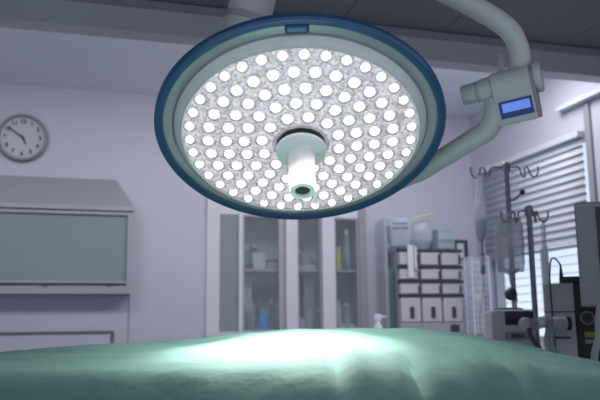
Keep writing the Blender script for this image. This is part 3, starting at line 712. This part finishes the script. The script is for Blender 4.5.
# LED lenses: one lens, then copies
def lens_mesh(r):
    return MB().lathe([(r*.86, -.002), (r*.86, .003), (r*.80, .007), (r*.64, .010), (r*.36, .012), (.0005, .0125)], (0, 0, 0), (0, 0, 1), 16)
def cup_mesh(r):
    return MB().lathe([(r*.90, .0045), (r*1.08, .0065), (r*1.30, .0065), (r*1.36, .004), (r*1.36, -.002), (r*.90, -.002)], (0, 0, 0), (0, 0, 1), 18)
proto = {}
for key, r in (('in', .0146), ('out', .0124)):
    o_ = lens_mesh(r).build('led_lens', M['led'], None, org=(0, 0, 0)); c_ = cup_mesh(r).build('lens_cup', M['cup'], None, org=(0, 0, 0))
    proto[key] = (o_, c_)
rings = [(.281, 36, 3, 'out'), (.234, 30, 9.5, 'in'), (.188, 24, 4.7, 'in'), (.143, 18, 16.5, 'in'), (.099, 12, 12, 'in')]
spots = []
far = MB()
for R_, n_, a0, key in rings:
    for i in range(n_):
        a = math.radians(a0+360*i/n_)
        rad = e2*math.cos(a)+e1*math.sin(a)*(-1)
        nn = (LN+rad*(2*.022*R_/.2985**2)*1.0).normalized()
        pos = LC+rad*R_+LN*(dome(R_)+.0005)
        spots.append((R_, pos, nn, key, a))
x_ax = e1
def place(o_, pos, nn):
    a_, b_, d_ = frame_of(nn); m_ = Matrix((a_, b_, d_)).transposed().to_4x4(); m_.translation = pos-LC
    o_.parent = sl; o_.matrix_local = m_
outer = [s_ for s_ in spots if s_[3] == 'out']
# the twenty smallest-looking lenses (both flanks and bottom of the outer ring) are one part
outer_sorted = sorted(outer, key=lambda s_: math.cos(s_[4]))
mass = outer_sorted[:20]
used = {'in': False, 'out': False}
for s_ in spots:
    if s_ in mass: continue
    o_, c_ = proto[s_[3]]
    if used[s_[3]]:
        o_ = o_.copy(); COL.objects.link(o_); c_ = c_.copy(); COL.objects.link(c_)
    used[s_[3]] = True
    place(o_, s_[1], s_[2]); c_.parent = o_
mb = MB(); mc2 = MB(); lm = lens_mesh(.0124); cm = cup_mesh(.0124)
for s_ in mass:
    a_, b_, d_ = frame_of(s_[2])
    for src, dst in ((lm, mb), (cm, mc2)):
        dst.add([s_[1]+a_*p.x+b_*p.y+d_*p.z for p in src.v], src.f)
ml = mb.build('led_lens_group', M['led'], sl); ml['kind'] = 'stuff'
mq = mc2.build('lens_cup_group', M['cup'], ml, org=tuple(LC))
# hub and handle
D0 = dome(0)
MB().lathe([(.066, D0-.004), (.072, D0+.002), (.066, D0+.006), (.060, D0+.002)], LC, LN, 64, True).build('hub_trim', M['clear'], sl)
MB().lathe([(.0005, D0-.004), (.0615, D0-.004), (.0615, D0+.016), (.0005, D0+.016)], LC, LN, 64).build('hub_collar', M['black'], sl)
MB().lathe([(.0005, D0+.016), (.060, D0+.016), (.0635, D0+.019), (.0635, D0+.027), (.060, D0+.030), (.042, D0+.034), (.036, D0+.038), (.0335, D0+.046), (.0325, D0+.10), (.0315, D0+.148), (.0300, D0+.153), (.0190, D0+.153), (.0180, D0+.150), (.0175, D0+.12)], LC, LN, 64).build('handle', M['handle'], sl)
MB().lathe([(.0005, D0+.1475), (.0178, D0+.1475), (.0178, D0+.12), (.0005, D0+.12)], LC, LN, 32).build('handle_socket', M['hole'], sl)
# lower arm from the lamp's back to the joint block
def at(px, py, d): return CAM+(FW+RT*((px-300)/720)+UP*((200-py)/720))*d
BK = at(510, 84, 1.88)
pts = [at(496, 98, 1.895), at(495, 112, 1.90), at(493, 121, 1.905), at(486, 131, 1.92), at(470, 141, 1.95), at(440, 159.5, 2.01), at(412, 175, 2.07), at(380, 176, 2.09), LC-LN*.13+RT*.06, LC-LN*.11]
MB().tube(pts, [.029, .029, .029, .028, .0275, .027, .027, .027, .03, .034], 20).build('lower_arm', M['armwhite'], sl)
MB().lathe([(.0005, -.100), (.075, -.100), (.075, -.125), (.05, -.150), (.0005, -.150)], LC, LN, 40).build('swivel_hub', M['armwhite'], sl)
# joint block
A = (RT*.90+UP*.19-FW*.40).normalized(); Wd = (RT*.36-UP*.92+FW*.20); Wd = (Wd-A*Wd.dot(A)).normalized(); Nn = A.cross(Wd).normalized()
if Nn.dot(FW) > 0: Nn = -Nn
MB().lathe([(.0005, -.126), (.0245, -.126), (.0265, -.122), (.0275, -.080), (.0305, -.077), (.034, -.03), (.036, .03), (.0005, .03)], BK, A, 40).build('block_neck', M['armwhite'], sl)
MB().lathe([(.0275, -.088), (.0285, -.087), (.0285, -.084), (.0275, -.083)], BK, A, 40, True).build('neck_ring', M['lgrey'], sl)
prof = []
for i in range(13):
    a = PI*i/12
    prof.append((-math.sin(a)*.0375, math.cos(a)*.0375))          # (along Wd, along Nn)
prof += [(.045, -.028), (.094, .012), (.098, .020), (.097, .044), (.092, .048)]
poly = [BK+A*-.046+Wd*w_+Nn*n_ for w_, n_ in prof]
jb = MB().prism(poly, A*.100).build('joint_block', M['armwhite'], sl, True, .004)
MB().prism([BK+A*.0545+Wd*w_*.98+Nn*n_*.97 for w_, n_ in prof], A*.008).build('end_plate', M['grey'], jb, True)
MB().lathe([(.0005, .063), (.038, .063), (.0395, .066), (.0395, .076), (.037, .080), (.0005, .082)], BK, A, 48).build('end_cap', M['armwhite'], sl)
dc = BK+A*.006+Wd*.058+Nn*.0455; Dn = (Nn*1.0-Wd*.0+Nn*0).normalized()
tl_ = math.atan2(.0105, .092)
Wf = (Wd*math.cos(tl_)+Nn*math.sin(tl_)).normalized(); Nf = A.cross(Wf).normalized()
if Nf.dot(Nn) < 0: Nf = -Nf
dc = BK+A*.006+Wd*.056+Nn*(.0375+.0105*.056/.092)+Nf*.001
dp = MB().obox(dc, A, Wf, Nf, .0415, .0225, .002).build('display', M['disp_bg'], jb, False, .001)
MB().obox(dc+Nf*.0023-Wf*.0045+A*.001, A, Wf, Nf, .035, .0115, .0006).build('lit_screen', M['disp_lit'], dp, False)
# upper arm up to the ceiling
pts = [at(520, 78, 1.885), at(520, 62, 1.885), at(518.5, 48, 1.885), at(510, 31, 1.885), at(492, 17, 1.885), at(465, 2, 1.885), at(430, -16, 1.885), at(390, -40, 1.86), MT-V((0, 0, .22)), MT-V((0, 0, .02))]
MB().tube(pts, [.0265, .0265, .0265, .0275, .0285, .0285, .029, .030, .04, .04], 24).build('upper_arm', M['armwhite'], sl)
MB().lathe([(.0005, -.06), (.07, -.055), (.11, -.015), (.11, -.001), (.0005, -.001)], MT, (0, 0, 1), 40).build('ceiling_mount', M['armwhite'], sl)
kp = at(501, 64, 1.95)
MB().cyl(kp-V((0, 0, .034)), kp+V((0, 0, .022)), .0095, .0085, 14).ball(kp+V((0, 0, .024)), .0085).build('lock_lever', M['clear'], sl)

# second arm seen behind the lamp's top
s0 = at(244, 34, 2.12); s1 = at(262, -44, 2.12); s1c = at(305, -200, 2.12)
dir_ = (s1c-s0).normalized(); top_ = s0+dir_*((2.606-s0.z)/dir_.z)
pa = thing('ceiling_pendant', 'thick pale grey-green pendant arm coming from the ceiling behind the lit lamp', 'pendant arm', tuple(top_))
MB().sweep([s0-dir_*.12, s0, top_-dir_*.02], [.060, .066, .066], 32).build('arm_cover', M['armwhite'], pa)
MB().sweep([s0+dir_*.035, s0+dir_*.055], [.069, .069], 32).build('collar', M['lgrey'], pa)
MB().lathe([(.0005, -.03), (.10, -.03), (.12, -.002), (.0005, -.002)], V((top_.x, top_.y, 2.613)), (0, 0, 1), 40).build('ceiling_mount', M['armwhite'], pa)
MB().ball(s0-dir_*.13, .055).build('end_joint', M['armwhite'], pa)

# ------------------------------------------------------------------ operating table and drape
RZ = [(-1.6, 1.00), (-1.2, 1.045), (-.95, 1.070), (-.75, 1.082), (-.56, 1.095), (-.375, 1.105), (-.25, 1.112), (-.125, 1.123), (0, 1.131), (.125, 1.134), (.25, 1.131), (.375, 1.119), (.5, 1.097), (.625, 1.064), (.75, 1.024), (.95, .97), (1.5, .93)]
def lerp(tab, x):
    if x <= tab[0][0]: return tab[0][1]
    for (a, fa), (b_, fb) in zip(tab, tab[1:]):
        if x <= b_:
            t = (x-a)/(b_-a); t = t*t*(3-2*t)*.5+t*.5; return fa+(fb-fa)*t
    return tab[-1][1]
def crease(u, v, a, b_, wd, amp):
    ax, ay = a; bx, by = b_; L2 = (bx-ax)**2+(by-ay)**2
    t = max(0, min(1, ((u-ax)*(bx-ax)+(v-ay)*(by-ay))/L2)); d_ = math.hypot(u-ax-t*(bx-ax), v-ay-t*(by-ay))
    return amp*math.exp(-(d_/wd)**2)*math.sin(PI*min(1, max(.0, t*.9+.1)))
CR = [((.265, 1.34), (.275, .98), .010, .006), ((.295, 1.32), (.31, .98), .014, -.004), ((.40, 1.42), (.36, 1.1), .012, .004), ((.18, 1.34), (.17, 1.0), .012, -.006), ((.06, 1.42), (.055, 1.10), .012, -.007), ((.20, 1.40), (.17, 1.08), .014, -.007), ((.33, 1.50), (.28, 1.02), .016, .010), ((.37, 1.50), (.33, 1.02), .012, -.007),
      ((.10, 1.45), (.09, 1.1), .02, .006), ((-.55, 1.45), (-.1, 1.42), .03, .004), ((.45, 1.62), (.62, 1.15), .02, .005), ((-.7, 1.62), (-.3, 1.55), .02, .004), ((.5, 1.45), (.8, 1.3), .03, .003)]
def dz(u, v):
    r = lerp(RZ, u)
    fr = min(r-.012, 1.078-.004*math.cos(u*3)) if u < .33 else min(r-.008, 1.078-.10*max(0, u-.33))
    sh = -.08*math.exp(-((u-.10)/.16)**2)+.02*math.sin(u*6)
    v = v-sh*max(0, min(1, (1.55-v)/.3))*min(1, max(0, (v-.7)/.2))
    if v < 1.23:
        x = 1.23-v; z = fr-(3.4+1.6*max(0, min(1, (-.05-u)*5)))*x*x-.10*x-max(0, .95-v)**1.5*2.2
    elif v < 1.78:
        t = (v-1.23)/.55; t = .65*t+.35*t*t*(3-2*t); z = fr+(r-fr)*t
    else:
        x = v-1.78; z = r-.6*x*x-max(0, x-.14)**1.4*3.0
    z = max(.30, z)
    if .9 < v < 2.0:
        z += .008*noise.noise(V((u*4, v*5, 1)))*min(1, (2.0-v)*5)*(1 if v < 1.7 else .5)+.003*noise.noise(V((u*13+3, v*15, 2)))
        for cr in CR: z += 1.5*crease(u, v, *cr)
    return z
g = MB(); NU, NV = 260, 170
U0, U1, V0, V1 = -1.55, 1.45, .70, 2.16
for j in range(NV+1):
    v = V0+(V1-V0)*j/NV
    for i in range(NU+1):
        u = U0+(U1-U0)*i/NU; z = dz(u, v)
        hang = max(0, min(1, (1.0-z)/.5))
        vv = v+hang*.03*math.sin(u*22+math.sin(u*5)*2)*(1 if v < 1.4 else -1)
        g.v.append(ex*u+ey*vv+V((0, 0, z)))
for j in range(NV):
    for i in range(NU):
        a = j*(NU+1)+i; g.f.append((a, a+1, a+NU+2, a+NU+1))
tc_ = ex*-.05+ey*1.45
dr = g.build('surgical_drape', M['drape'], None, org=(tc_.x, tc_.y, .3)); tag(dr, 'green surgical drape spread over the operating table in the foreground', 'drape')
md = dr.modifiers.new('thick', 'SOLIDIFY'); md.thickness = .0025; md.offset = -1

ot = thing('operating_table', 'steel operating table entirely covered by the green surgical drape', 'operating table', (tc_.x, tc_.y, 0))
MB().obox(tc_+V((0, 0, .885)), ex, ey, V((0, 0, 1)), 1.3, .38, .025).build('table_top', M['steel'], ot, False, .005)
MB().obox(tc_+V((0, 0, .94)), ex, ey, V((0, 0, 1)), 1.28, .36, .03).build('mattress', M['mattress'], ot, False, .02)
MB().obox(tc_+V((0, 0, .48)), ex, ey, V((0, 0, 1)), .16, .12, .38).build('column', M['steel'], ot, False, .02)
MB().obox(tc_+V((0, 0, .05)), ex, ey, V((0, 0, 1)), .45, .26, .05).build('base', M['dgrey'], ot, False, .02)

# ------------------------------------------------------------------ light
FOC = LC+LN*.66-ey*.04-ex*.05
ring_spots = [s_ for s_ in spots if s_[0] in (.188,)]
for i, s_ in enumerate(ring_spots[::2]):
    wide = i % 2
    ld = bpy.data.lights.new('led_beam', 'SPOT'); ld.energy = 4.2 if wide else 22.0; ld.color = (1, .91, .90); ld.spot_size = math.radians(118 if wide else 52); ld.spot_blend = 1.0; ld.shadow_soft_size = .006
    lo = bpy.data.objects.new('led_beam', ld); COL.objects.link(lo); p = s_[1]+s_[2]*.024; lo.location = p
    lo.rotation_euler = (FOC-p).to_track_quat('-Z', 'Y').to_euler()
for x_, e_ in ((-.8, 14), (.7, 17.5), (2.0, 21)):  # unseen area lights added to brighten the back wall and the drape top
    ld = bpy.data.lights.new('back_fill_light', 'AREA'); ld.shape = 'RECTANGLE'; ld.size = 1.1; ld.size_y = .5; ld.energy = e_; ld.color = (1, .98, 1)
    lo = bpy.data.objects.new('back_fill_light', ld); COL.objects.link(lo); lo.location = (x_, 3.56, 2.69); lo.rotation_euler = (math.radians(10), 0, 0)
wd = bpy.data.worlds.new('world'); SC.world = wd; wd.use_nodes = True
bg = wd.node_tree.nodes['Background']; bg.inputs[0].default_value = (.74, .80, 1.0, 1); bg.inputs[1].default_value = .68

for o_ in bpy.data.objects:
    if '_o' in o_: del o_['_o']

SC.view_settings.view_transform = 'Standard'; SC.view_settings.look = 'None'
SC.view_settings.exposure = 0; SC.view_settings.gamma = 1; SC.view_settings.use_curve_mapping = False
SC.cycles.use_denoising = True
try: SC.cycles.denoiser = 'OPENIMAGEDENOISE'
except Exception: pass
SC.cycles.max_bounces = 10; SC.cycles.transparent_max_bounces = 24; SC.cycles.sample_clamp_indirect = 4
SC.cycles.caustics_reflective = False; SC.cycles.caustics_refractive = False
